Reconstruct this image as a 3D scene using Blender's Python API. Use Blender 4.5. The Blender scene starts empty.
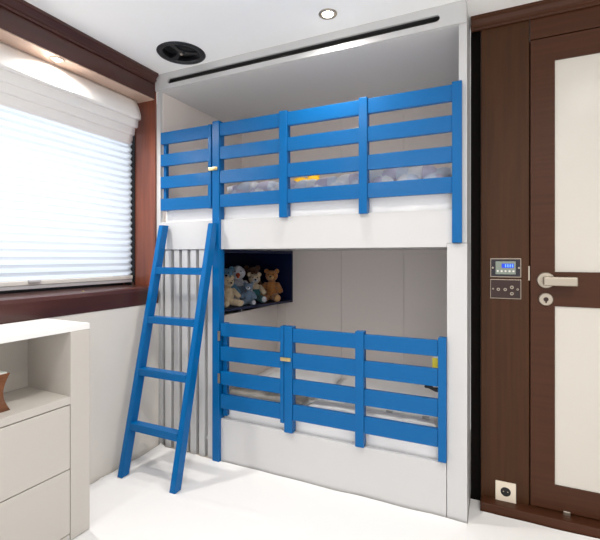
import bpy, bmesh, math, random
from mathutils import Vector, Matrix, noise
random.seed(7)
S = bpy.context.scene
C = S.collection
H = 1.194           # eye height of the photographer
CEIL = 2.341
R = math.radians

# ------------------------------------------------------------------ materials
def lin(c):
    return tuple(((v/255)/12.92 if v/255 <= .04045 else ((v/255+.055)/1.055)**2.4) for v in c) + (1,)

def mat(name, rgb, rough=.5, metal=0, bump=0, bscale=60, var=0, vscale=4, stretch=(1,1,1), coat=0, spec=.5, sheen=0, trans=0, rgb2=None, emit=None, estr=0):
    m = bpy.data.materials.new(name); m.use_nodes = True
    nt = m.node_tree; N = nt.nodes; L = nt.links
    b = N['Principled BSDF']
    b.inputs['Base Color'].default_value = lin(rgb)
    b.inputs['Roughness'].default_value = rough
    b.inputs['Metallic'].default_value = metal
    b.inputs['Coat Weight'].default_value = coat
    b.inputs['Coat Roughness'].default_value = .15
    b.inputs['Specular IOR Level'].default_value = spec
    b.inputs['Sheen Weight'].default_value = sheen
    b.inputs['Transmission Weight'].default_value = trans
    if emit:
        b.inputs['Emission Color'].default_value = lin(emit); b.inputs['Emission Strength'].default_value = estr
    tc = N.new('ShaderNodeTexCoord'); mp = N.new('ShaderNodeMapping')
    mp.inputs['Scale'].default_value = stretch
    L.new(tc.outputs['Object'], mp.inputs['Vector'])
    if var or rgb2:
        nz = N.new('ShaderNodeTexNoise'); nz.inputs['Scale'].default_value = vscale; nz.inputs['Detail'].default_value = 5
        L.new(mp.outputs[0], nz.inputs['Vector'])
        mx = N.new('ShaderNodeMix'); mx.data_type = 'RGBA'
        c2 = rgb2 if rgb2 else tuple(max(0, v*(1-var)) for v in rgb)
        mx.inputs[6].default_value = lin(rgb); mx.inputs[7].default_value = lin(c2)
        rp = N.new('ShaderNodeMapRange'); rp.inputs[1].default_value = .35; rp.inputs[2].default_value = .65
        L.new(nz.outputs[0], rp.inputs[0]); L.new(rp.outputs[0], mx.inputs[0]); L.new(mx.outputs[2], b.inputs['Base Color'])
    if bump:
        n2 = N.new('ShaderNodeTexNoise'); n2.inputs['Scale'].default_value = bscale; n2.inputs['Detail'].default_value = 3
        L.new(mp.outputs[0], n2.inputs['Vector'])
        bp = N.new('ShaderNodeBump'); bp.inputs['Strength'].default_value = bump; bp.inputs['Distance'].default_value = .01
        L.new(n2.outputs[0], bp.inputs['Height']); L.new(bp.outputs[0], b.inputs['Normal'])
    return m

M = {}
M['blue']   = mat('blue_paint', (0,92,154), .27, bump=.22, bscale=34, stretch=(1,6,16), spec=.24)
M['bluev']  = mat('blue_paint_upright', (0,92,154), .27, bump=.10, bscale=34, stretch=(12,12,1), spec=.24)
M['navy']   = mat('navy_paint', (6,22,62), .35)
M['white']  = mat('white_lacquer', (197,197,198), .33)
M['inner']  = mat('alcove_lining', (230,221,215), .5)
M['ceil']   = mat('ceiling_paint', (250,250,249), .6, var=.01, vscale=3)
M['wall']   = mat('wall_fabric', (220,215,208), .7, bump=.06, bscale=300)
M['carpet'] = mat('carpet', (200,192,180), .95, bump=.5, bscale=400)
M['sheet']  = mat('floor_sheet', (226,225,224), .7, bump=.12, bscale=9)
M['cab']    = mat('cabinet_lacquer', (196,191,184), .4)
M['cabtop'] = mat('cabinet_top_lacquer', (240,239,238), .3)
M['wood']   = mat('dark_mahogany', (70,42,22), .42, rgb2=(62,36,19), vscale=4, stretch=(14,14,.6), spec=.2)
M['woodh']  = mat('dark_mahogany_level_grain', (72,36,29), .32, rgb2=(62,31,25), vscale=3, stretch=(9,.7,9), coat=.2)
M['woodx']  = mat('dark_mahogany_cross_grain', (74,42,25), .40, rgb2=(66,37,22), vscale=4, stretch=(.6,14,14), spec=.22)
M['jamb']   = mat('lit_mahogany', (126,66,44), .38, rgb2=(104,54,38), vscale=4, stretch=(9,9,.6), coat=.2)  # lighter red holds the light falling on the dark jamb wood
M['black']  = mat('black_plastic', (14,14,17), .45)
M['dark']   = mat('dark_gap', (12,8,6), .8, spec=.1)
M['ventin'] = mat('vent_interior', (84,82,82), .7)
M['spk']    = mat('speaker_black', (24,25,30), .38)
M['spk2']   = mat('speaker_cone', (20,20,24), .55)
M['chrome'] = mat('polished_steel', (150,138,126), .25, metal=1)
M['satin']  = mat('satin_steel', (176,166,152), .34, metal=1)
M['gold']   = mat('brass', (230,205,150), .3, metal=1)
M['glassw'] = mat('frosted_door_glass', (206,201,192), .25)
M['linen']  = mat('white_linen', (252,252,253), .85, bump=.25, bscale=18)
M['linen2'] = mat('white_quilt', (248,248,249), .85, bump=.4, bscale=14)
M['greyc']  = mat('grey_wrapped_fabric', (196,190,180), .35, bump=.8, bscale=22, var=.12, vscale=12)
M['br_w']   = mat('braid_white', (252,252,254), .8, bump=.1, bscale=200)
M['br_g']   = mat('braid_lilac_grey', (222,216,234), .8, bump=.1, bscale=200)
M['br_b']   = mat('braid_pale_blue', (232,240,252), .8, bump=.1, bscale=200)
M['yellow'] = mat('yellow_plush', (236,184,30), .8, bump=.5, bscale=60)
M['tagy']   = mat('yellow_label', (232,214,60), .5)
M['shade']  = mat('roman_shade_cloth', (242,239,236), .75, bump=.05, bscale=250)
M['bwood']  = mat('varnished_brown_wood', (122,72,38), .3, rgb2=(92,52,26), vscale=5, stretch=(2,2,14), coat=.5)
M['palelid']= mat('pale_lid', (226,232,226), .3)
def fur(n, c, c2=None): return mat(n, c, .95, bump=.9, bscale=90, rgb2=c2 or tuple(v*.85 for v in c), vscale=22, sheen=.3, spec=.2)
M['f_gold'] = fur('golden_brown_fur', (190,128,72)); M['f_goldl'] = fur('light_golden_fur', (216,170,116))
M['f_cream']= fur('cream_fur', (226,204,172)); M['f_blue'] = fur('sky_blue_fur', (120,170,204)); M['f_wht'] = fur('white_fur', (226,226,234))
M['f_slate']= fur('slate_blue_fur', (128,150,176)); M['f_teal'] = fur('teal_cloth', (58,118,124)); M['f_brown'] = fur('dark_brown_fur', (122,84,64))
M['orange'] = mat('orange_felt', (214,92,50), .8)
M['eye']    = mat('black_bead', (8,8,10), .2)
M['lcd']    = mat('blue_lcd', (20,60,200), .3, emit=(10,50,190), estr=.5)
M['lcdseg'] = mat('lcd_segments', (120,180,255), .3, emit=(70,130,230), estr=.6)
M['module'] = mat('grey_green_module', (128,138,128), .4)
M['plate']  = mat('dark_bronze_plate', (60,46,44), .2, metal=.6)
M['plated'] = mat('black_glass_plate', (26,20,34), .12)
M['lampglow'] = mat('lamp_glow', (255,250,240), .5, emit=(255,248,236), estr=14)
M['sock']   = mat('cream_socket', (226,214,196), .35)
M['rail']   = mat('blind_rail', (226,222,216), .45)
M['rail2']  = mat('blind_rail_grey', (196,194,196), .45)  # grey tone of the rail skirt, pull tab and care tags

# pleated blind: cloth that lets daylight through
bl = bpy.data.materials.new('pleated_blind_cloth'); bl.use_nodes = True
nt = bl.node_tree; nt.nodes.clear()
o_ = nt.nodes.new('ShaderNodeOutputMaterial'); mxs = nt.nodes.new('ShaderNodeMixShader'); mxs.inputs[0].default_value = .6
d_ = nt.nodes.new('ShaderNodeBsdfDiffuse'); t_ = nt.nodes.new('ShaderNodeBsdfTranslucent')
d_.inputs[0].default_value = lin((236,242,250)); t_.inputs[0].default_value = lin((232,242,254))
nt.links.new(d_.outputs[0], mxs.inputs[1]); nt.links.new(t_.outputs[0], mxs.inputs[2]); nt.links.new(mxs.outputs[0], o_.inputs[0])
M['blind'] = bl
gl = bpy.data.materials.new('window_glass'); gl.use_nodes = True
nt = gl.node_tree; nt.nodes.clear()
o_ = nt.nodes.new('ShaderNodeOutputMaterial'); mxs = nt.nodes.new('ShaderNodeMixShader'); mxs.inputs[0].default_value = .06
a_ = nt.nodes.new('ShaderNodeBsdfTransparent'); g_ = nt.nodes.new('ShaderNodeBsdfGlossy'); g_.inputs['Roughness'].default_value = .02
nt.links.new(a_.outputs[0], mxs.inputs[1]); nt.links.new(g_.outputs[0], mxs.inputs[2]); nt.links.new(mxs.outputs[0], o_.inputs[0])
M['glass'] = gl

# ------------------------------------------------------------------ mesh helpers
def B(): return bmesh.new()

def box(bm, x0, x1, y0, y1, z0, z1, bev=0, seg=2):
    vs = [bm.verts.new(p) for p in ((x0,y0,z0),(x1,y0,z0),(x1,y1,z0),(x0,y1,z0),(x0,y0,z1),(x1,y0,z1),(x1,y1,z1),(x0,y1,z1))]
    fs = [bm.faces.new([vs[i] for i in f]) for f in ((0,3,2,1),(4,5,6,7),(0,1,5,4),(1,2,6,5),(2,3,7,6),(3,0,4,7))]
    if bev:
        es = set(e for f in fs for e in f.edges)
        bmesh.ops.bevel(bm, geom=list(es), offset=bev, segments=seg, profile=.6, affect='EDGES', clamp_overlap=True)
    return bm

def prism(bm, pts, axis, a0, a1):
    """closed outline extruded along an axis; pts are the other two coordinates in x,y,z order"""
    def mk(p, a):
        return {'x': (a, p[0], p[1]), 'y': (p[0], a, p[1]), 'z': (p[0], p[1], a)}[axis]
    v0 = [bm.verts.new(mk(p, a0)) for p in pts]; v1 = [bm.verts.new(mk(p, a1)) for p in pts]
    n = len(pts)
    bm.faces.new(v0); bm.faces.new(list(reversed(v1)))
    for i in range(n):
        j = (i+1) % n; bm.faces.new((v0[i], v1[i], v1[j], v0[j]))
    bmesh.ops.recalc_face_normals(bm, faces=bm.faces[:])
    return bm

def lathe(bm, prof, center, axis=(0,0,1), n=40):
    """prof: list of (radius, height) revolved about axis through center"""
    q = Vector((0,0,1)).rotation_difference(Vector(axis)); c = Vector(center); rings = []
    for r, h in prof:
        if r < 1e-6: rings.append([bm.verts.new(c + q @ Vector((0,0,h)))])
        else: rings.append([bm.verts.new(c + q @ Vector((r*math.cos(2*math.pi*i/n), r*math.sin(2*math.pi*i/n), h))) for i in range(n)])
    for a, b in zip(rings, rings[1:]):
        for i in range(n):
            j = (i+1) % n
            if len(a) == 1 and len(b) == 1: continue
            if len(a) == 1: bm.faces.new((a[0], b[i], b[j]))
            elif len(b) == 1: bm.faces.new((a[i], a[j], b[0]))
            else: bm.faces.new((a[i], a[j], b[j], b[i]))
    bmesh.ops.recalc_face_normals(bm, faces=bm.faces[:])
    return bm

def ell(bm, c, r, rot=None, seg=20, ring=12):
    m = Matrix.Translation(Vector(c)) @ (rot.to_matrix().to_4x4() if rot else Matrix.Identity(4)) @ Matrix.Diagonal((r[0], r[1], r[2], 1))
    bmesh.ops.create_uvsphere(bm, u_segments=seg, v_segments=ring, radius=1, matrix=m)
    return bm

def limb(bm, a, b, r0, r1, n=14, k=9):
    a = Vector(a); b = Vector(b); d = b-a; L = d.length
    prof = []
    for i in range(k+1):
        t = i/k; ang = math.pi*t
        base = r0+(r1-r0)*t
        # capsule like outline
        h = -r0 + (L+r0+r1)*t
        if h < 0: rr = math.sqrt(max(0, r0*r0-h*h))
        elif h > L: rr = math.sqrt(max(0, r1*r1-(h-L)**2))
        else: rr = r0+(r1-r0)*h/L
        prof.append((rr, h))
    prof[0] = (0, -r0); prof[-1] = (0, L+r1)
    return lathe(bm, prof, a, d.normalized(), n)

def tube(bm, pts, rad, n=10, caps=True):
    pts = [Vector(p) for p in pts]; rings = []
    for i, p in enumerate(pts):
        t = (pts[min(i+1, len(pts)-1)] - pts[max(i-1, 0)]).normalized()
        up = Vector((0,0,1)) if abs(t.z) < .95 else Vector((1,0,0))
        s = t.cross(up).normalized(); u = s.cross(t)
        r = rad[i] if isinstance(rad, (list, tuple)) else rad
        rings.append([bm.verts.new(p + s*r*math.cos(2*math.pi*k/n) + u*r*math.sin(2*math.pi*k/n)) for k in range(n)])
    for a, b in zip(rings, rings[1:]):
        for k in range(n): bm.faces.new((a[k], a[(k+1)%n], b[(k+1)%n], b[k]))
    if caps: bm.faces.new(rings[0]); bm.faces.new(rings[-1])
    bmesh.ops.recalc_face_normals(bm, faces=bm.faces[:])
    return bm

def wpos(o):
    p = Vector((0,0,0))
    while o: p += o.location; o = o.parent
    return p

def obj(name, bm, m, parent=None, smooth=False, local=False, org=None, sub=0):
    if not local:
        if parent is not None: off = wpos(parent)
        else:
            xs = [v.co for v in bm.verts]
            off = Vector(org) if org else Vector(((min(v.x for v in xs)+max(v.x for v in xs))/2, (min(v.y for v in xs)+max(v.y for v in xs))/2, min(v.z for v in xs)))
        bmesh.ops.translate(bm, verts=bm.verts[:], vec=-off)
    me = bpy.data.meshes.new(name); bm.to_mesh(me); bm.free()
    if smooth:
        for p in me.polygons: p.use_smooth = True
    o = bpy.data.objects.new(name, me); C.objects.link(o)
    for mm in (m if isinstance(m, (list, tuple)) else [m]): me.materials.append(mm)
    if parent is not None: o.parent = parent
    elif not local: o.location = off
    if sub:
        s = o.modifiers.new('sub', 'SUBSURF'); s.levels = sub; s.render_levels = sub
    return o

def cut(o, bmc):
    me = bpy.data.meshes.new('cutter'); bmesh.ops.recalc_face_normals(bmc, faces=bmc.faces[:])
    bmesh.ops.translate(bmc, verts=bmc.verts[:], vec=-wpos(o)); bmc.to_mesh(me); bmc.free()
    c = bpy.data.objects.new('cutter', me); C.objects.link(c)
    c.location = wpos(o)
    md = o.modifiers.new('b', 'BOOLEAN'); md.operation = 'DIFFERENCE'; md.solver = 'EXACT'; md.object = c
    bpy.context.view_layer.update()
    dg = bpy.context.evaluated_depsgraph_get()
    new = bpy.data.meshes.new_from_object(o.evaluated_get(dg))
    o.modifiers.clear(); old = o.data; nm = old.name; o.data = new; bpy.data.meshes.remove(old); new.name = nm
    bpy.data.objects.remove(c); bpy.data.meshes.remove(me)

def thing(name, label, cat, loc=(0,0,0), rotz=0, group=None):
    o = bpy.data.objects.new(name, None); C.objects.link(o); o.empty_display_size = .05
    o.location = loc; o.rotation_euler = (0,0,rotz); o['label'] = label; o['category'] = cat
    if group: o['group'] = group
    return o

def tag(o, label, cat, group=None):
    o['label'] = label; o['category'] = cat
    if group: o['group'] = group
    return o

def struct(name, bm, m, **k):
    o = obj(name, bm, m, **k); o['kind'] = 'structure'; return o

# ------------------------------------------------------------------ the room
struct('floor', box(B(), -2.3, 2.2, -.35, 3.1, -.08, 0), M['carpet'])
cl = struct('ceiling', box(B(), -2.3, 2.2, -.35, 3.1, CEIL, CEIL+.25), M['ceil'])
SPK = (-1.60, 1.835)
cut(cl, lathe(B(), [(0,-.05),(.128,-.05),(.128,.14),(0,.14)], (SPK[0], SPK[1], CEIL), n=48))

struct('wall_left', box(B(), -2.3, -1.92, -.35, 1.992, 0, .905, .001), M['wall'])
# window bay
YJ = 1.985
struct('window_sill', box(B(), -2.28, -1.945, .32, YJ, .905, 1.005), M['woodh'])
b = B(); prism(b, [(-1.945,.906),(-1.916,.906),(-1.916,.988),(-1.922,1.006),(-1.935,1.012),(-1.945,1.012)], 'y', -.35, YJ)
struct('trim_1', b, M['woodh'])
b = B(); box(b, -2.28, -1.945, .32, YJ, 1.006, 1.0115); struct('trim_2', b, M['woodh'])
struct('trim_3', box(B(), -2.3, -1.943, YJ, 1.999, .905, 2.34), M['jamb'])             # the jamb by the bunks
struct('trim_4', box(B(), -2.3, -1.945, -.35, .319, .906, 2.19), M['wood'])             # wood beyond the window
struct('trim_5', box(B(), -2.3, -1.945, -.35, YJ, 2.191, 2.34), M['woodh'])             # header above the shade
b = B()
cr = [(-1.945,2.283),(-1.934,2.283),(-1.932,2.292),(-1.925,2.296),(-1.922,2.306),(-1.912,2.322),(-1.904,2.326),(-1.904,2.3405),(-1.945,2.3405)]
prism(b, cr, 'y', -.35, 1.975); struct('trim_6', b, M['woodh'])
M['soffit'] = mat('soffit_lit_wood', (206,178,160), .3)  # pale beige paints lamp light and cloth reflection onto the wood underside
b = B(); box(b, -2.26, -1.950, .32, YJ-.001, 2.1862, 2.1908); struct('trim_12', b, M['soffit'])  # thin board added under the header to carry that lit colour
# window with frame and pane
w = thing('window_1', 'wide cabin window behind the pleated blind', 'window', (-2.24,1.15,1.012)); del w['label']; del w['category']; w['kind'] = 'structure'
b = B()
for a in ((.32,.36,1.012,2.19),(YJ-.04,YJ,1.012,2.19),(.36,YJ-.04,1.012,1.05),(.36,YJ-.04,2.15,2.19)):
    box(b, -2.27, -2.22, a[0], a[1], a[2], a[3])
obj('window_frame', b, M['black'], w)
obj('pane', box(B(), -2.25, -2.244, .36, YJ-.04, 1.05, 2.15), M['glass'], w)

# wood wall with the door
YW = 2.18
b = B(); box(b, -.062, .1435, YW, YW+.06, .045, 2.34, .006, 3)
struct('wall_back', b, M['wood'])
b = B(); box(b, -.108, -.064, YW+.03, YW+.08, 0, 2.34); struct('trim_7', b, M['dark'])   # shadow gap next to the bunks
b = B(); box(b, .1465, 1.9, YW, YW+.06, 2.193, 2.34, .001); struct('trim_8', b, M['woodx'])
b = B(); box(b, .98, 1.9, YW, YW+.06, .045, 2.192, .001); struct('trim_9', b, M['wood'])
b = B(); box(b, .1437, .98, YW+.02, YW+.06, .05, 2.192); struct('trim_10', b, M['dark'])
b = B(); box(b, -.062, 1.9, 2.12, 2.24, 0.0, .048, .004); struct('baseboard_back', b, M['woodx'])
b = B()
cr = [(YW,2.283),(YW-.012,2.283),(YW-.014,2.292),(YW-.022,2.297),(YW-.024,2.307),(YW-.034,2.322),(YW-.042,2.327),(YW-.042,2.3405),(YW,2.3405)]
prism(b, cr, 'x', -.104, 1.9); struct('trim_11', b, M['woodx'])

# door
d = thing('door_1', '', '', (.56, YW, .052)); del d['label']; del d['category']; d['kind'] = 'structure'
b = B(); x0, x1, z0, z1 = .1475, .975, .054, 2.188
lf = obj('door_leaf', box(b, x0, x1, YW, YW+.045, z0, z1, .0015), M['woodx'], d)
G = [(.244, .88, H-.0675, H+.887), (.244, .88, H-1.0265, H-.222)]
for a in G:
    cut(lf, box(B(), a[0], a[1], YW-.02, YW+.1, a[2], a[3]))
for a in G:
    obj('glass_panel', box(B(), a[0]+.0005, a[1]-.0005, YW+.006, YW+.03, a[2]+.0005, a[3]-.0005), M['glassw'], d)
HX, HZ = .2085, H-.1055
b = B(); lathe(b, [(0,0),(.036,0),(.036,.006),(.033,.009),(.012,.010),(.012,.03),(0,.03)], (HX, YW, HZ), (0,-1,0)); rs = obj('handle_rosette', b, M['satin'], d, smooth=False)
b = B()
box(b, HX-.014, HX+.116, YW-.055, YW-.036, HZ-.022, HZ+.018, .006, 3)
lathe(b, [(0,0),(.011,0),(.011,.008),(0,.008)], (HX, YW-.0305, HZ), (0,-1,0), n=20)
h_ = obj('door_handle', b, M['satin'], d); h_['label'] = 'brushed steel lever'
KZ = HZ-.086
b = B(); lathe(b, [(0,0),(.029,0),(.029,.006),(.026,.009),(0,.009)], (HX, YW, KZ), (0,-1,0)); kr = obj('lock_rosette', b, M['satin'], d)
b = B(); lathe(b, [(0,.009),(.010,.009),(.010,.013),(0,.013)], (HX, YW, KZ), (0,-1,0), n=20); box(b, HX-.003, HX+.003, YW-.014, YW-.008, KZ-.016, KZ-.002); obj('keyhole', b, M['plate'], kr)
b = B(); box(b, .1385, .1445, YW-.003, YW+.01, H-.108, H-.042); st = obj('strike_plate', b, M['satin'], d)
b = B(); box(b, .274, .303, YW-.012, YW-.0005, H-1.165, H-1.128, .004); obj('door_catch', b, M['satin'], d)

# ------------------------------------------------------------------ floor protection sheet
bm = B(); nx, ny = 120, 110
X0, X1, Y0, Y1 = -1.912, 1.6, -.34, 2.112
grid = []
XS = sorted([X0+(X1-X0)*(i/(nx-4))**1.25 for i in range(nx-3)] + [-.1115,-.1090,-.0665,-.0640])
for j in range(ny+1):
    row = []
    for i in range(nx+1):
        x = XS[i]; y = Y0+(Y1-Y0)*j/ny
        lim = 1.985 if x < -.110 else (2.20 if x < -.0655 else 2.112)
        yy = Y0+(lim-Y0)*j/ny
        dl = x-X0
        z = .006 + .0025*noise.noise(Vector((x*3, yy*3, 0)))
        z += .020*math.exp(-((dl-.028-.008*math.sin(yy*5))/.016)**2)       # rolled edge along the left wall
        z += .006*math.exp(-((dl-.30)/.010)**2) + .006*math.exp(-((yy-1.60-.1*(x+1.5))/.008)**2)*(1 if x < -.9 else 0)
        z += .010*math.exp(-((lim-yy)/.02)**2)*(.5+.5*noise.noise(Vector((x*6, 3, 1))))
        z += .007*math.exp(-((yy-1.25-.25*x)/.012)**2)
        row.append(bm.verts.new((x, yy, max(z, .002))))
    grid.append(row)
for j in range(ny):
    for i in range(nx):
        bm.faces.new((grid[j][i], grid[j][i+1], grid[j+1][i+1], grid[j+1][i]))
o = obj('floor_sheet', bm, M['sheet'], smooth=True, org=(0,.6,0))
tag(o, 'white protective cloth spread over the whole floor, edge rolled at the wall', 'floor covering')

# ------------------------------------------------------------------ window dressing
r = thing('roman_shade', 'gathered off-white roman shade folded up at the top of the window', 'shade', (-2.05,1.14,1.91))
b = B()
xz = [(-2.062,2.189),(-2.052,2.17),(-2.022,2.075),(-2.012,2.062),(-2.012,2.054),(-2.022,2.050),(-2.045,2.066)]
def fold(pts, name, y1):
    b = B(); th = .006
    back = [(x-th, z+.001) for x, z in reversed(pts)]
    prism(b, pts+back, 'y', .36, y1)
    for v in b.verts:
        v.co.x += .004*noise.noise(Vector((v.co.y*3, v.co.z*9, 0)))
    f = obj(name, b, M['shade'], r); return f
def foldstrip(top, bot, y1):
    # a hanging fold that bulges forward and tucks under
    (xt, zt), (xb, zb) = top, bot
    pts = []
    for k in range(9):
        t = k/8; pts.append((xt+(xb-xt)*t + .010*math.sin(math.pi*t), zt+(zb-zt)*t))
    pts += [(xb+.001, zb-.008), (xb-.008, zb-.012), (xb-.028, zb+.004)]
    b = B(); n = 40
    rows = []
    for q in range(n+1):
        y = .36+(y1-.36)*q/n
        rows.append([(x + .005*noise.noise(Vector((y*2.2, z*7, xb*30))), y + (.006*noise.noise(Vector((z*40, 1, 2))) if q == n else 0), z + .004*noise.noise(Vector((y*2.0, 5, xb*9)))) for x, z in pts])
    vs = [[b.verts.new(p) for p in rr] for rr in rows]
    for a, c in zip(vs, vs[1:]):
        for k in range(len(pts)-1): b.faces.new((a[k], a[k+1], c[k+1], c[k]))
    bmesh.ops.recalc_face_normals(b, faces=b.faces[:])
    o = obj('shade_fold', b, M['shade'], r, smooth=True)
    md = o.modifiers.new('t', 'SOLIDIFY'); md.thickness = .005; md.offset = -1
    return o
foldstrip((-2.062,2.183), (-2.012,2.066), 1.932)
foldstrip((-2.052,2.10), (-2.036,2.020), 1.930)
foldstrip((-2.070,2.06), (-2.062,1.977), 1.928)
foldstrip((-2.092,2.02), (-2.088,1.922), 1.926)

r = thing('pleated_blind', 'backlit white pleated blind lowered almost to the sill', 'blind', (-2.13,1.15,1.03))
b = B(); pts = []
zt, zb = 2.186, 1.076; n = 56
for k in range(n+1):
    z = zt+(zb-zt)*k/n; pts.append((-2.138+(.009 if k % 2 else -.009), z))
v0 = [b.verts.new((x, .37, z)) for x, z in pts]; v1 = [b.verts.new((x, 1.976, z)) for x, z in pts]
for k in range(n): b.faces.new((v0[k], v0[k+1], v1[k+1], v1[k]))
obj('blind_cloth', b, M['blind'], r)
obj('bottom_rail', box(B(), -2.15, -2.122, .37, 1.974, 1.052, 1.074, .003), M['rail'], r)
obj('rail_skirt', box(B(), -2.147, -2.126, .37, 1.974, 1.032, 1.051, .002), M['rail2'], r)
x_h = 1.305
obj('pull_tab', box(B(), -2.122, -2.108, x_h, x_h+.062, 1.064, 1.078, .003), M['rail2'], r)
b = B(); box(b, -2.2, -2.112, 1.9785, YJ-.0008, 1.013, 2.189)
tr = obj('side_channel', b, M['black'], r)
b = B(); box(b, -2.12, -2.112, 1.962, 1.972, 1.0125, 1.03); obj('cord_guide', b, M['satin'], r)
tag(obj('sill_screw_cap', lathe(B(), [(0,0),(.006,0),(.005,.003),(0,.004)], (-1.97,1.50,1.0118), n=16), M['gold'], smooth=True), 'tiny brass screw cap on the window sill', 'screw cap')

# ------------------------------------------------------------------ bunk bed
BX0, BX1 = -1.942, -.114
YF, YB = 2.0, 2.93
bed = thing('bunk_bed', 'built-in white bunk bed with blue slatted guard rails', 'bunk bed', (-1.03, 2.45, 0))
XI = -1.913         # inner face of left side
XE = -.198          # inner face of lower right post
obj('side_panel', box(B(), BX0, XI, YF+.0005, YB, 0, 2.3395, .001), M['white'], bed)
obj('side_panel', box(B(), -.148, BX1, YF+.0005, YB, H+.0635, 2.3395, .001), M['white'], bed)
b = B(); box(b, XE, BX1+.0015, YF-.004, YB, 0.0, H+.062, .002); obj('end_post', b, M['white'], bed)
# header with slot
b = B(); prism(b, [(-1.955,2.241),(-1.955,2.268),(-1.949,2.286),(-1.938,2.300),(-1.925,2.310),(-1.915,2.3400),(BX1-.004,2.3400),(BX1-.004,2.241)], 'y', 1.986, 2.000)
hd = obj('header_panel', b, M['white'], bed)
def slotpts(x0, x1, z0, z1, n=8):
    r_ = (z1-z0)/2; zc = (z0+z1)/2; p = []
    for i in range(n+1):
        a = -math.pi/2+math.pi*i/n; p.append((x1-r_+r_*math.cos(a), zc+r_*math.sin(a)))
    for i in range(n+1):
        a = math.pi/2+math.pi*i/n; p.append((x0+r_+r_*math.cos(a), zc+r_*math.sin(a)))
    return p
cut(hd, prism(B(), slotpts(-1.842, -.228, H+1.076, H+1.108), 'y', 1.95, 2.06))
b = B(); box(b, -1.90, -.17, 2.0005, 2.075, H+1.055, H+1.135); vn = obj('air_vent', b, M['ventin'], bed); cut(vn, box(B(), -1.88, -.19, 1.99, 2.06, H+1.06, H+1.125))
vn['label'] = 'long dark air slot'
b = B(); box(b, XI, -.149, 2.0005, YB, 2.239, 2.2405+.01); obj('alcove_ceiling', b, M['white'], bed)
# back panels with seams
seams = [XI, -1.49, -1.034, -.575, -.116]
for a, c in zip(seams, seams[1:]):
    obj('back_panel', box(B(), a+.0008, c-.0008, YB, YB+.02, 0, 2.25, .0008), M['inner'], bed)
obj('backing_board', box(B(), XI, -.116, YB+.0205, YB+.03, 0, 2.25), M['ventin'], bed)
# linings of the two alcoves
obj('alcove_lining', box(B(), XI, XI+.004, YF+.02, YB-.001, H+.22, 2.238), M['inner'], bed)
# slab of the upper bunk: front board and underside
obj('bunk_base', box(B(), XI+.001, -.1995, YF+.001, YB-.001, H+.048, H+.075, .001), M['white'], bed)
obj('front_board', box(B(), XI+.001, -1.497, YF-.004, YF+.02, H+.046, H+.2175, .002), M['white'], bed)
obj('front_board', prism(B(), [(-1.461,H+.046),(-.199,H+.046),(-.199,H+.0635),(-.174,H+.0635),(-.174,H+.2175),(-1.461,H+.2175)], 'y', YF-.004, YF+.02), M['white'], bed)
# lower front board
obj('front_board', box(B(), -1.461, -.2005, YF-.004, YF+.02, 0.0, .253, .003), M['white'], bed)
# slatted panel below the ladder side
b = B()
sl = []
x = XI+.001; edges = []
def xat(px, y=2.0):
    u = (px-300)/415.4; return (.9052*u-.425)/(.425*u+.9052)*y
gaps = [163.2, 171.8, 180.0, 188.4, 197.0, 205.6]
prev = XI+.001
for g in gaps:
    gx = xat(g); box(b, prev, gx-.011, YF+.004, YF+.034, .0, H+.045, .003); prev = gx+.011
box(b, prev, -1.499, YF+.004, YF+.034, .0, H+.045, .003)
obj('slatted_panel', b, M['white'], bed)
obj('slat_backing', box(B(), XI+.001, -1.50, YF+.075, YF+.09, 0, H+.045), M['inner'], bed)
# end wall of the lower bunk, below the toy shelf
b = B(); prism(b, [(-1.60, YF+.091), (-1.577, YF+.091), (-1.577, YB-.001), (-1.60, YB-.001)], 'z', 0, H-.376)
obj('end_wall', b, M['inner'], bed)

# guard rails ---------------------------------------------------------
T = .024; YR0, YR1 = YF-.022, YF+.020
def rail_slat(parent, xa, xb, z0, z1):
    obj('slat', box(B(), xa, xb, YF-.020, YF-.020+T, z0, z1, .002), M['blue'], parent)
def post(parent, xa, xb, z0, z1, y0=YR0, y1=YR1, name='post'):
    return obj(name, box(B(), xa, xb, y0, y1, z0, z1, .002), M['bluev'], parent)
def px_(a): return xat(a, YR0)
UP = [(H+.703, H+.776), (H+.566, H+.639), (H+.427, H+.500), (H+.289, H+.362)]
LO = [(H-.454, H-.381), (H-.592, H-.511), (H-.730, H-.651), (H-.867, H-.786)]
LG = [(H-.457, H-.383), (H-.598, H-.518), (H-.737, H-.661), (H-.874, H-.793)]
def rail(kind, zs, posts, pz, label, pmat=None):
    g = bpy.data.objects.new(kind, None); C.objects.link(g); g.parent = bed; g.location = (0,0,0); g['label'] = label
    return g
# upper left gate
g = rail('gate', UP, None, None, 'short upper guard rail section above the ladder')
xa, xb = px_(160.3), px_(210.5)
for z0, z1 in UP: rail_slat(g, xa, xb, z0, z1)
post(g, xa+.0005, xa+.022, H+.2885, H+.7755, YF-.019+T, YF+.03)
post(g, xb-.022, xb+.002, H+.286, H+.780, YF-.019, YF+.012)
# upper main
g = rail('guard_rail', UP, None, None, 'long upper guard rail')
pp = [(279.2,287.0), (358.8,367.2)]
xs0, xs1 = px_(219.5), px_(452)
cuts = [xs0] + [v for a in pp for v in (px_(a[0]), px_(a[1]))] + [xs1]
for i in range(0, len(cuts), 2):
    for z0, z1 in UP: rail_slat(g, cuts[i]+.0005, cuts[i+1]-.0005, z0, z1)
for a in pp: post(g, px_(a[0]), px_(a[1]), H+.213, H+.784, YF-.026)
post(g, px_(452.0), px_(462.0), H+.064, H+.786, YF-.026, YF-.0005)
# long left post from floor to the top rail
lp = obj('corner_post', box(B(), px_(212.6), px_(219.3), YF-.026, YF+.028, 0.0, H+.790, .002), M['bluev'], bed); 
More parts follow.
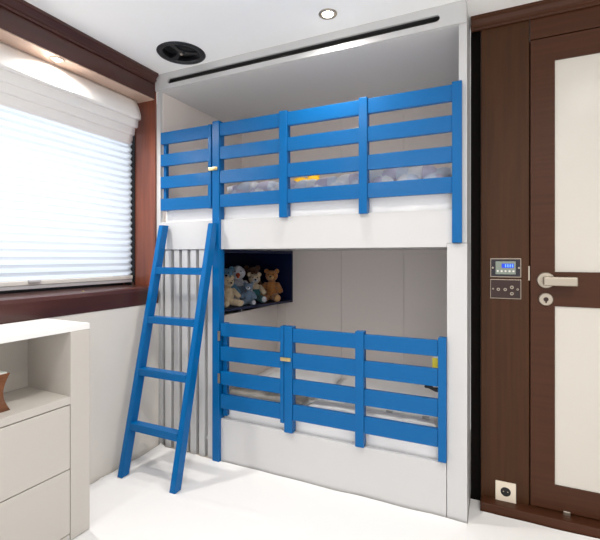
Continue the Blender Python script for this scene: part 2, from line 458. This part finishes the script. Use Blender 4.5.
# lower gate
g = rail('gate', LO, None, None, 'short lower guard rail gate with brass latch')
xa, xb = px_(220.2), px_(283.6)
for z0, z1 in LG: rail_slat(g, xa, px_(279.8), z0, z1)
post(g, px_(280.0), xb, H-.892, H-.372)
post(g, xa, xa+.028, H-.925, H-.383, YF-.019+T, YF+.03)
# lower main
g = rail('guard_rail', LO, None, None, 'lower guard rail with two uprights')
pp = [(284.4,292.4), (355.2,363.8)]
xs1 = px_(437.8)
cuts = [px_(284.4)] + [px_(292.4), px_(355.2), px_(363.8), xs1]
for i in (1, 3):
    for z0, z1 in LO: rail_slat(g, cuts[i]+.0005, cuts[i+1]-.0005, z0, z1)
post(g, px_(284.4), px_(292.4), H-.937, H-.372, YF-.026)
post(g, px_(355.2), px_(363.8), H-.937, H-.368, YF-.026)
post(g, px_(438.0), px_(446.4), H-.930, H-.368, YF-.026)
# latches and hinges
def latch(xa, xb, z):
    b = B(); box(b, xa, xb, YF-.036, YF-.0265, z-.010, z+.010, .003); box(b, (xa+xb)/2+.004, xb-.006, YF-.044, YF-.036, z-.006, z+.006, .002)
    l = obj('latch', b, M['gold'], bed, smooth=False); l['label'] = 'small brass latch'
latch(px_(209.5), px_(218.3), H+.512)
latch(px_(281.2), px_(291.5), H-.545)
for z in (H-.455, H-.70):
    b = B(); box(b, px_(218.4), px_(220.6), YF-.030, YF-.0265, z-.028, z+.028, .001); obj('hinge', b, M['satin'], bed)

# ------------------------------------------------------------------ ladder
lad = thing('ladder', 'blue painted wooden ladder leaning on the upper bunk front', 'ladder', (-1.65, 1.62, 0.008))
yb0, yt0 = 1.605, 1.932     # front face at the foot and the top
ztop = 1.388; z0_ = .0085
def ly(z): return yb0+(yt0-yb0)*(z-z0_)/(ztop-z0_)
dep = .052
def rail_bm(xb, xt, w_):
    b = B(); vs = []
    for z, xx in ((z0_, xb), (ztop, xt)):
        for dx, dy in ((0,0),(w_,0),(w_,dep),(0,dep)):
            vs.append(b.verts.new((xx+dx, ly(z)+dy, z)))
    for f in ((0,3,2,1),(4,5,6,7),(0,1,5,4),(1,2,6,5),(2,3,7,6),(3,0,4,7)): b.faces.new([vs[i] for i in f])
    bmesh.ops.recalc_face_normals(b, faces=b.faces[:])
    bmesh.ops.bevel(b, geom=b.edges[:], offset=.0025, segments=2, affect='EDGES')
    return b
LXb, LXt, RXb, RXt = -1.842, -1.862, -1.480, -1.490
WR = .034
obj('ladder_rail', rail_bm(LXb, LXt, WR), M['bluev'], lad); obj('ladder_rail', rail_bm(RXb, RXt, WR), M['bluev'], lad)
for z in (H-.081, H-.363, H-.648, H-.932):
    t = (z-z0_)/(ztop-z0_); xa = LXb+(LXt-LXb)*t+WR; xb = RXb+(RXt-RXb)*t; y = ly(z)
    obj('rung', box(B(), xa+.0003, xb-.0003, y+.001, y+.050, z-.020, z+.020, .002), M['blue'], lad)

# ------------------------------------------------------------------ beds
def cushion(bm, c, size, h, ang=0, n=22, pinch=.5, seed=0, wr=.01):
    """soft pillow: two domed sheets joined at the rim"""
    lx, ly_ = size; ca, sa = math.cos(ang), math.sin(ang); top = {}; bot = {}
    for i in range(n+1):
        for j in range(n+1):
            u = -1+2*i/n; v = -1+2*j/n
            e = max(0, (1-abs(u)**3))*max(0, (1-abs(v)**3)); e = e**pinch
            k = 1-.08*(1-abs(v))*abs(u)**4-0
            x = u*lx/2*(1-.05*(1-v*v)*abs(u)); y = v*ly_/2*(1-.05*(1-u*u)*abs(v))
            w_ = wr*noise.noise(Vector((x*14+seed, y*14, seed)))+wr*.5*noise.noise(Vector((x*34+seed, y*34, seed)))
            P = lambda z: (c[0]+x*ca-y*sa, c[1]+x*sa+y*ca, c[2]+z)
            edge = i in (0, n) or j in (0, n)
            top[i, j] = bm.verts.new(P(h*.5+h*.5*e + w_*e))
            bot[i, j] = top[i, j] if edge else bm.verts.new(P(h*.5-h*.5*e**.8))
    for i in range(n):
        for j in range(n):
            bm.faces.new((top[i,j], top[i+1,j], top[i+1,j+1], top[i,j+1]))
            q = [bot[i,j], bot[i,j+1], bot[i+1,j+1], bot[i+1,j]]
            if len(set(q)) == 4: bm.faces.new(q)
    return bm

def mattress(name, x0, x1, y0, y1, z0, z1, label, seed):
    b = B(); box(b, x0, x1, y0, y1, z0, z1)
    bmesh.ops.subdivide_edges(b, edges=b.edges[:], cuts=26, use_grid_fill=True)
    for v in b.verts:
        c = v.co
        rr = .03
        # round the upper edges
        dz = max(0, c.z-(z1-rr)); dyf = max(0, (y0+rr)-c.y); 
        if dz > 0 and dyf > 0:
            l = math.hypot(dz, dyf)
            if l > rr: c.z -= dz*(1-rr/l); c.y += dyf*(1-rr/l)
        k = noise.noise(Vector((c.x*7+seed, c.y*7, c.z*3)))+.6*noise.noise(Vector((c.x*22+c.z*16+seed, c.y*22, c.z*8)))
        if c.z > z1-.02: c.z += .008*k
        if c.y < y0+.02 and c.z > z0+.01: c.y += .009*k
    return tag(obj(name, b, M['linen'], smooth=True), label, 'mattress')
mattress('mattress', -1.90, -.152, YF+.036, YB-.01, H+.077, H+.335, 'white sheeted mattress on the upper bunk', 1)
obj('bunk_base', box(B(), -1.57, -.201, YF+.021, YB-.001, .10, .12), M['white'], bed)
mattress('mattress', -1.57, -.206, YF+.036, YB-.01, .1205, .335, 'white sheeted mattress on the lower bunk', 5)

# braided bumper lying along the upper guard rail
br = thing('braided_bumper', 'white, grey and pale blue braided cot bumper on the upper bunk', 'bumper', (-.85, 2.16, H+.345))
xa, xb = -1.50, -.165; n = 260
for s_, mk in enumerate(('br_w','br_g','br_b')):
    pts = []; rad = []
    for i in range(n+1):
        t = i/n; ph = t*2*math.pi*3.5 + s_*2*math.pi/3
        x = xa+(xb-xa)*t
        pts.append((x, 2.140+.042*math.sin(ph)+.02*math.sin(t*5), H+.388+.008*math.sin(t*9+1)+.020*math.cos(2*ph)+.024*math.sin(ph)))
        rad.append(.040*(.66+.34*abs(math.cos(ph))) * min(1, .45+6*min(t, 1-t)))
    obj('strand', tube(B(), pts, rad, 12), M[mk], br, smooth=True)

yt = thing('plush_toy', 'yellow plush toy lying behind the braid on the upper bunk', 'plush toy', (-1.05, 2.27, H+.35))
b = B(); ell(b, (-1.075,2.30,H+.420), (.080,.05,.066)); ell(b, (-.99,2.295,H+.435), (.055,.045,.054)); obj('body', b, M['yellow'], yt, smooth=True)
b = B(); ell(b, (-1.01,2.29,H+.490), (.016,.01,.014)); obj('ear', b, M['yellow'], yt, smooth=True)
b = B(); ell(b, (-.965,2.30,H+.488), (.016,.01,.014)); obj('ear', b, M['yellow'], yt, smooth=True)

ZM = .345
tag(obj('pillow', cushion(B(), (-1.17, 2.56, ZM-.005), (.50,.34), .085, .1, seed=3, wr=.012), M['linen2'], smooth=True), 'white pillow lying at the back of the lower bunk', 'pillow')
tag(obj('folded_throw', cushion(B(), (-1.24, 2.20, ZM-.003), (.52,.20), .05, .06, pinch=.25, seed=9, wr=.02), M['greyc'], smooth=True), 'grey crumpled throw lying behind the lower gate', 'throw')
q = thing('quilt', 'thin white folded quilt on the right of the lower mattress', 'quilt', (-.58,2.35,ZM))
obj('quilt_body', cushion(B(), (-.60, 2.32, ZM-.002), (.72,.46), .035, 0, pinch=.22, seed=14, wr=.016), M['linen2'], q, smooth=True)
for xx, yy in ((-.50,2.165),(-.315,2.165)):
    t_ = obj('care_tag', box(B(), xx-.02, xx+.014, yy, yy+.022, ZM+.036, ZM+.0385, .0005), M['rail2'], q); t_['label'] = 'small grey printed tag'
b = B(); tube(b, [(-.302,2.045,H-.618),(-.290,2.042,H-.611),(-.278,2.040,H-.614),(-.264,2.038,H-.621),(-.250,2.036,H-.622),(-.228,2.033,H-.625)], [.006,.011,.010,.008,.011,.010], 10)
tag(obj('cord_cleat', b, M['black'], smooth=True), 'small black clip behind the right post of the lower guard rail', 'clip')
b = B(); box(b, -.266, -.224, 2.0215, 2.033, H-.520, H-.472, .003); 
t_ = thing('yellow_label', 'yellow label with white top at the right end of the lower bunk', 'label', (-.245,2.027,H-.520))
obj('label_card', b, M['tagy'], t_)
obj('label_header', box(B(), -.260, -.224, 2.022, 2.032, H-.4715, H-.460, .002), M['linen2'], t_)

# ------------------------------------------------------------------ toy shelf (navy box opening to the bed)
SZ = H-.3535
sh = thing('toy_shelf', 'dark navy box shelf holding plush toys above the lower bunk', 'shelf', (-1.7,2.5,SZ))
def quad(b, p, z0, z1): return prism(b, p, 'z', z0, z1)
pA, pB = (-1.5775, 2.215), (-1.4375, 2.9285)
obj('shelf_board', quad(B(), [(-1.90,2.10),(-1.574,2.10),pA,pB,(-1.90,2.9285)], SZ-.0, SZ+.016), M['navy'], sh)
obj('shelf_top', quad(B(), [(-1.90,2.10),(-1.574,2.10),pA,pB,(-1.90,2.9285)], H+.028, H+.045), M['navy'], sh)
obj('shelf_back', quad(B(), [(-1.90,2.10),(-1.885,2.10),(-1.885,2.9285),(-1.90,2.9285)], SZ+.0165, H+.0275), M['navy'], sh)
obj('shelf_side', quad(B(), [(-1.8845,2.915),(-1.4405,2.915),(-1.4375,2.9285),(-1.8845,2.9285)], SZ+.0165, H+.0275), M['navy'], sh)
obj('shelf_side', quad(B(), [(-1.8845,2.10),(-1.574,2.10),(-1.576,2.116),(-1.8845,2.116)], SZ+.0165, H+.0275), M['navy'], sh)

# plush toys -----------------------------------------------------------
ZF = SZ+.0165
def bear(loc, rz, s, fm, light, label, name='teddy_bear', pants=None, tilt=0, beak=False, sit=True, cat='teddy bear'):
    r = thing(name, label, cat, loc, rz, None)
    f = M[fm]; l = M[light]
    def P(nm, b, m): return obj(nm, b, m, r, smooth=True, local=True)
    P('body', ell(B(), (0,0,.085*s), (.058*s,.052*s,.084*s)), M[pants] if pants else f)
    if pants: P('jumper', ell(B(), (0,0,.115*s), (.053*s,.048*s,.058*s)), f)
    hz = .205*s
    b = ell(B(), (0,-.008*s,hz), (.052*s,.048*s,.047*s)); hd_ = P('head', b, f)
    def Q(nm, b, m): return obj(nm, b, m, hd_, smooth=True, local=True)
    if not beak:
        for q in (-1, 1): Q('ear', ell(B(), (q*.043*s,0,hz+.038*s), (.020*s,.011*s,.020*s)), f)
        Q('muzzle', ell(B(), (0,-.050*s,hz-.012*s), (.025*s,.022*s,.019*s)), l)
        Q('nose', ell(B(), (0,-.073*s,hz-.004*s), (.009*s,.006*s,.007*s)), M['eye'])
    else:
        Q('beak', limb(B(), (0,-.045*s,hz-.010*s), (0,-.085*s,hz-.026*s), .017*s, .008*s), M['orange'])
        Q('crest', ell(B(), (0,-.018*s,hz+.034*s), (.030*s,.026*s,.018*s)), f)
    for q in (-1, 1): Q('eye', ell(B(), (q*.019*s,-.048*s,hz+.012*s), (.006*s,.005*s,.006*s), seg=10, ring=8), M['eye'])
    for q in (-1, 1):
        P('arm', limb(B(), (q*.048*s,-.008*s,.135*s), (q*.078*s,-.050*s,.085*s), .021*s, .023*s), f)
        lg = P('leg', limb(B(), (q*.035*s,-.03*s,.034*s), (q*.062*s,-.105*s,.030*s), .033*s, .029*s), M[pants] if pants else f)
        obj('paw', ell(B(), (q*.066*s,-.128*s,.034*s), (.021*s,.008*s,.025*s)), l, lg, smooth=True, local=True)
    return r
face = R(28)
bear((-1.555,2.80,ZF+.002), R(20), .93, 'f_gold', 'f_goldl', 'golden brown teddy bear sitting at the right end of the navy shelf')
bear((-1.725,2.79,ZF+.002), R(30), 1.03, 'f_brown', 'f_gold', 'dark brown teddy bear behind the golden bear on the navy shelf')
bear((-1.625,2.66,ZF+.002), R(40), .84, 'f_cream', 'f_wht', 'small cream bear in teal trousers in the middle of the shelf', pants='f_teal')
bear((-1.725,2.59,ZF+.002), R(35), 1.06, 'f_wht', 'f_wht', 'white plush bird with orange beak standing among the bears', name='plush_bird', beak=True, cat='plush toy', pants='f_slate')
bear((-1.585,2.515,ZF+.002), R(30), .60, 'f_slate', 'f_wht', 'small slate blue bear sitting in front of the white bird')
bear((-1.755,2.475,ZF+.002), R(40), 1.02, 'f_blue', 'f_wht', 'sky blue teddy bear at the back left of the shelf')
bear((-1.655,2.36,ZF+.002), R(60), .80, 'f_cream', 'f_cream', 'large cream teddy bear at the left end of the navy shelf')

# ------------------------------------------------------------------ cabinet
ang = R(-1.2)
cab = thing('cabinet', 'pale lacquered cabinet with open shelf over two drawers', 'cabinet', (-1.6, 1.25, 0.0), 0)
ZT = .907
def rotc(o): return o
def cb(name, x0, x1, y0, y1, z0, z1, m, bev=.0015, parent=None):
    # local: x = depth behind the front (negative), y = along the front (negative to the left)
    return obj(name, box(B(), x0, x1, y0, y1, z0, z1, bev), m, parent or cab, local=True)
LEN = .95
zs0, zs1 = H-.613, H-.5816
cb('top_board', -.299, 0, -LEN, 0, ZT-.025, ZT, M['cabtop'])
cb('end_panel', -.299, 0, -.088, 0, .012, ZT-.0255, M['cab'])
cb('end_panel', -.299, 0, -LEN, -LEN+.04, .012, ZT-.0255, M['cab'])
cb('shelf_board', -.299, 0, -LEN+.041, -.0885, zs0, zs1, M['cab'])
cb('back_board', -.299, -.294, -LEN+.041, -.0885, zs1+.001, ZT-.026, M['cab'])
cb('carcass', -.28, -.022, -LEN+.041, -.0885, .012, zs0-.001, M['dark'])
cb('drawer', -.0215, 0, -LEN+.043, -.0915, H-.881, zs0-.004, M['cab'])
cb('drawer', -.0215, 0, -LEN+.043, -.0915, H-1.151, H-.885, M['cab'])
cb('plinth', -.0215, -.001, -LEN+.043, -.0915, .012, H-1.155, M['cab'])
cab.rotation_euler = (0,0,ang)
# turned the way the front leads away from the lens: positive z turns the far end towards the wall

# wooden curved block on the shelf
wb = thing('wooden_box', 'curved brown wooden box standing on the open cabinet shelf', 'box', (-1.725, .874, zs1+.001), ang)
n = 14; prof = []
hgt = .140; hw = .088
for k in range(n+1):
    t = k/n; prof.append((hw - .024*math.sin(math.pi*t), hgt*t))
pts = [(x, z) for x, z in prof] + [(-x, z) for x, z in reversed(prof)]
b = B(); prism(b, [(x, z) for x, z in pts], 'x', -.055, .055)
obj('box_body', b, M['bwood'], wb, local=True)
obj('box_lid', box(B(), -.050, .050, -.080, .080, hgt+.0003, hgt+.005, .001), M['palelid'], wb, local=True)

# ------------------------------------------------------------------ ceiling fittings
sp = thing('ceiling_speaker', 'round black open speaker set in the ceiling', 'speaker', (SPK[0], SPK[1], CEIL))
b = B(); lathe(b, [(.100,.002),(.104,-.006),(.122,-.007),(.132,-.003),(.134,-.0005),(.127,-.0002),(.122,.004),(.108,.03),(.100,.03),(.100,.002)], (SPK[0], SPK[1], CEIL), n=56); obj('speaker_ring', b, M['spk'], sp, smooth=True)
b = B(); lathe(b, [(.112,.03),(.096,.04),(.050,.085),(.03,.095),(0,.095)], (SPK[0], SPK[1], CEIL), n=48); o = obj('speaker_cone', b, M['spk2'], sp, smooth=True)
b = B()
for k in range(3):
    a = R(35+120*k); c, s_ = math.cos(a), math.sin(a); pts = []
    vs = []
    for rr, hw_ in ((.016,.014),(.05,.010),(.085,.015),(.107,.024)):
        for sg in (-1, 1):
            for z in (.004,.014):
                vs.append(b.verts.new((SPK[0]+rr*c-sg*hw_*s_, SPK[1]+rr*s_+sg*hw_*c, CEIL+z)))
    for q in range(3):
        i = q*4; j = i+4
        for f in ((i,i+2,j+2,j),(i+1,j+1,j+3,i+3),(i,j,j+1,i+1),(i+2,i+3,j+3,j+2)): b.faces.new([vs[t] for t in f])
bmesh.ops.recalc_face_normals(b, faces=b.faces[:])
obj('spoke_bridge', b, M['spk'], sp)
b = B(); lathe(b, [(.020,.016),(.020,.002),(.012,-.003),(0,-.005)], (SPK[0], SPK[1], CEIL), n=24); obj('tweeter', b, M['spk'], sp, smooth=True)
b = B(); lathe(b, [(.009,-.0042),(.006,-.009),(0,-.010)], (SPK[0], SPK[1], CEIL), n=18); obj('tweeter_dome', b, M['satin'], sp, smooth=True)

def downlight(name, x, y, z, label, energy, rad=.03, blend=.6, size=165):
    t = thing(name, label, 'light', (x, y, z))
    obj('trim_ring', lathe(B(), [(rad,.0-.0003),(rad+.014,-.0003),(rad+.012,-.004),(rad,-.005),(rad-.003,-.002)], (x,y,z), n=32), M['satin'], t, smooth=True)
    obj('lamp', lathe(B(), [(0,-.009),(rad*.5,-.008),(rad-.005,-.004),(rad-.004,-.0004),(0,-.0004)], (x,y,z), n=32), M['lampglow'], t)
    l = bpy.data.lights.new(name+'_light', 'SPOT'); l.energy = energy; l.spot_size = R(size); l.spot_blend = 1; l.shadow_soft_size = .03; l.color = (1,.955,.90)
    lo = bpy.data.objects.new(name+'_beam', l); C.objects.link(lo); lo.location = (x, y, z-.02)
downlight('ceiling_downlight', -.714, 1.83, CEIL, 'small round bright downlight in the ceiling before the bunks', 34)
downlight('soffit_downlight', -1.99, 1.37, 2.186, 'bright round downlight in the wood soffit above the roman shade', 60, rad=.022)
# unseen downlights added outside the frame for even light and the lower mattress
for i, (x, y, e, lb) in enumerate(((-.75,.85,58,'unseen added downlight in the ceiling above the cabinet side'), (.55,1.0,26,'unseen added downlight in the ceiling before the door'), (.55,.0,60,'unseen added downlight in the ceiling behind the photographer'))):
    downlight('ceiling_downlight', x, y, CEIL, lb, e)

# ------------------------------------------------------------------ wall fittings
def xw(px, y=YW):
    u = (px-300)/415.4; return (.9052*u-.425)/(.425*u+.9052)*y
def zw(px, py, y=YW):
    u = (px-300)/415.4; s_ = y/(.425*u+.9052); return H+(257-py)/415.4*s_
x0, x1 = xw(490), xw(521.4); zc = 505
z1, z0 = zw(zc, 258.2), zw(zc, 277.4)
t = thing('control_panel', 'steel-framed control panel with blue display on the wood wall', 'control panel', ((x0+x1)/2, YW, z0))
obj('panel_frame', box(B(), x0, x1, YW-.006, YW-.0002, z0, z1, .002), M['chrome'], t)
obj('face_plate', box(B(), x0+.005, x1-.005, YW-.0075, YW-.0061, z0+.005, z1-.005, .0005), M['plated'], t)
def pr(fx, fz): return x0+(x1-x0)*fx, z0+(z1-z0)*fz
ax, az = pr(.18,.16); bx, bz = pr(.82,.84)
obj('module', box(B(), ax, bx, YW-.013, YW-.0076, az, bz, .002), M['module'], t)
ax, az = pr(.38,.50); bx, bz = pr(.76,.72)
dsp = obj('display', box(B(), ax, bx, YW-.0145, YW-.0131, az, bz, .0003), M['lcd'], t)
b = B()
for k in range(4):
    cx_ = ax+(bx-ax)*(.32+.19*k); 
    box(b, cx_-.0022, cx_+.0022, YW-.0152, YW-.0146, az+.003, bz-.003)
obj('digits', b, M['lcdseg'], dsp)
for k in range(5):
    cx_, cz_ = pr(.25+.125*k, .33); obj('button', lathe(B(), [(0,0),(.0048,0),(.0042,.002),(0,.002)], (cx_, YW-.013, cz_), (0,-1,0), n=14), M['rail'], t)
for fx in (.09, .92):
    cx_, cz_ = pr(fx, .5); obj('screw', lathe(B(), [(0,0),(.005,0),(.004,.002),(0,.0022)], (cx_, YW-.0075, cz_), (0,-1,0), n=14), M['satin'], t)
z1, z0 = zw(zc, 279.2), zw(zc, 298.8)
t = thing('socket_panel', 'dark metal panel of round sockets below the blue display', 'socket panel', ((x0+x1)/2, YW, z0))
obj('panel_frame', box(B(), x0, x1, YW-.005, YW-.0002, z0, z1, .002), M['chrome'], t)
obj('face_plate', box(B(), x0+.004, x1-.004, YW-.0065, YW-.0051, z0+.004, z1-.004, .0005), M['plate'], t)
for fx, fz, rr in ((.27,.48,.0075),(.49,.48,.0075),(.70,.60,.0080),(.70,.28,.0080),(.10,.50,.004),(.88,.50,.005)):
    cx_, cz_ = pr(fx, fz); k = obj('jack', lathe(B(), [(rr*.45,0),(rr,0),(rr*.9,.003),(rr*.5,.003),(rr*.45,0)], (cx_, YW-.0065, cz_), (0,-1,0), n=18), M['satin'], t)
b = B(); cx_, cz_ = pr(.87,.28); box(b, cx_-.003, cx_+.003, YW-.008, YW-.0066, cz_-.012, cz_+.010, .0005); obj('slot', b, M['black'], t)
x0, x1 = xw(495.4), xw(516); zc = 505.7; z1, z0 = zw(zc, 481.6), zw(zc, 501.6)
t = thing('wall_socket', 'square cream wall socket low on the wood panel', 'socket', ((x0+x1)/2, YW, z0))
pl = obj('socket_plate', box(B(), x0, x1, YW-.008, YW-.0002, z0, z1, .003), M['sock'], t)
cx_, cz_ = (x0+x1)/2, (z0+z1)/2+.002
cut(pl, lathe(B(), [(0,0),(.022,0),(.022,.006),(0,.006)], (cx_, YW-.010+.0, cz_), (0,1,0), n=32))
obj('socket_well', lathe(B(), [(0,0),(.0215,0),(.0215,.002),(0,.002)], (cx_, YW-.0062, cz_), (0,1,0), n=32), M['black'], t)
for q in (-1, 1): obj('contact', lathe(B(), [(0,0),(.0028,0),(.0028,.001),(0,.001)], (cx_+q*.009, YW-.0063, cz_), (0,-1,0), n=12), M['satin'], t)

# ------------------------------------------------------------------ light and camera
sun = bpy.data.lights.new('daylight_sun', 'SUN'); sun.energy = 3.2; sun.angle = R(8); sun.color = (.97,.985,1)
so = bpy.data.objects.new('daylight_sun', sun); C.objects.link(so); so.location = (-4,1,4)
so.rotation_euler = Vector((1,.15,-1.0)).to_track_quat('-Z', 'Y').to_euler()
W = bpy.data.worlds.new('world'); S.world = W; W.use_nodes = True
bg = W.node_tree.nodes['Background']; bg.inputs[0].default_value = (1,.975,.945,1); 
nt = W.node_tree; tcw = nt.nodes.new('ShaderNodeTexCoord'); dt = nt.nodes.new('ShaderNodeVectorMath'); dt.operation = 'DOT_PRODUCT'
dt.inputs[1].default_value = Vector((.12,-1,.42)).normalized()      # added fill glow from behind the camera, no real source
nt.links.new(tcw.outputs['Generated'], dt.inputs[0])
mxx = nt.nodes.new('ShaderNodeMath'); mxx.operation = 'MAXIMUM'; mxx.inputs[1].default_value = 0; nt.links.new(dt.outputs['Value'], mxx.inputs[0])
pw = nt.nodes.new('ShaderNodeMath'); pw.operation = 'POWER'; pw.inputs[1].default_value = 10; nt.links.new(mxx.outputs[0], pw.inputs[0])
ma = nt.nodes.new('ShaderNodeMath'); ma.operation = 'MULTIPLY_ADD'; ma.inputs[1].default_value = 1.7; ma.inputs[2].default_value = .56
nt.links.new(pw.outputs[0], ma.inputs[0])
sx = nt.nodes.new('ShaderNodeSeparateXYZ'); nt.links.new(tcw.outputs['Generated'], sx.inputs[0])      # added glow from below the horizon to brighten the ceiling
mr = nt.nodes.new('ShaderNodeMapRange'); mr.inputs[1].default_value = 0; mr.inputs[2].default_value = -.6; mr.inputs[3].default_value = 0; mr.inputs[4].default_value = 1.6
nt.links.new(sx.outputs[2], mr.inputs[0])
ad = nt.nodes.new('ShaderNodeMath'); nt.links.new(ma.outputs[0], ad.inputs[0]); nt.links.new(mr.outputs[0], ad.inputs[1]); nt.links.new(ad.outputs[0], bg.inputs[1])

cam = bpy.data.cameras.new('camera'); co = bpy.data.objects.new('camera', cam); C.objects.link(co)
co.location = (0,0,H); co.rotation_euler = (R(90), 0, math.atan2(.425,.9052))
cam.sensor_width = 36; cam.lens = 415.4/600*36; cam.shift_y = -13/600; cam.clip_start = .02
S.camera = co
S.view_settings.view_transform = 'Standard'; S.view_settings.look = 'None'; S.view_settings.gamma = 1; S.view_settings.exposure = -.02
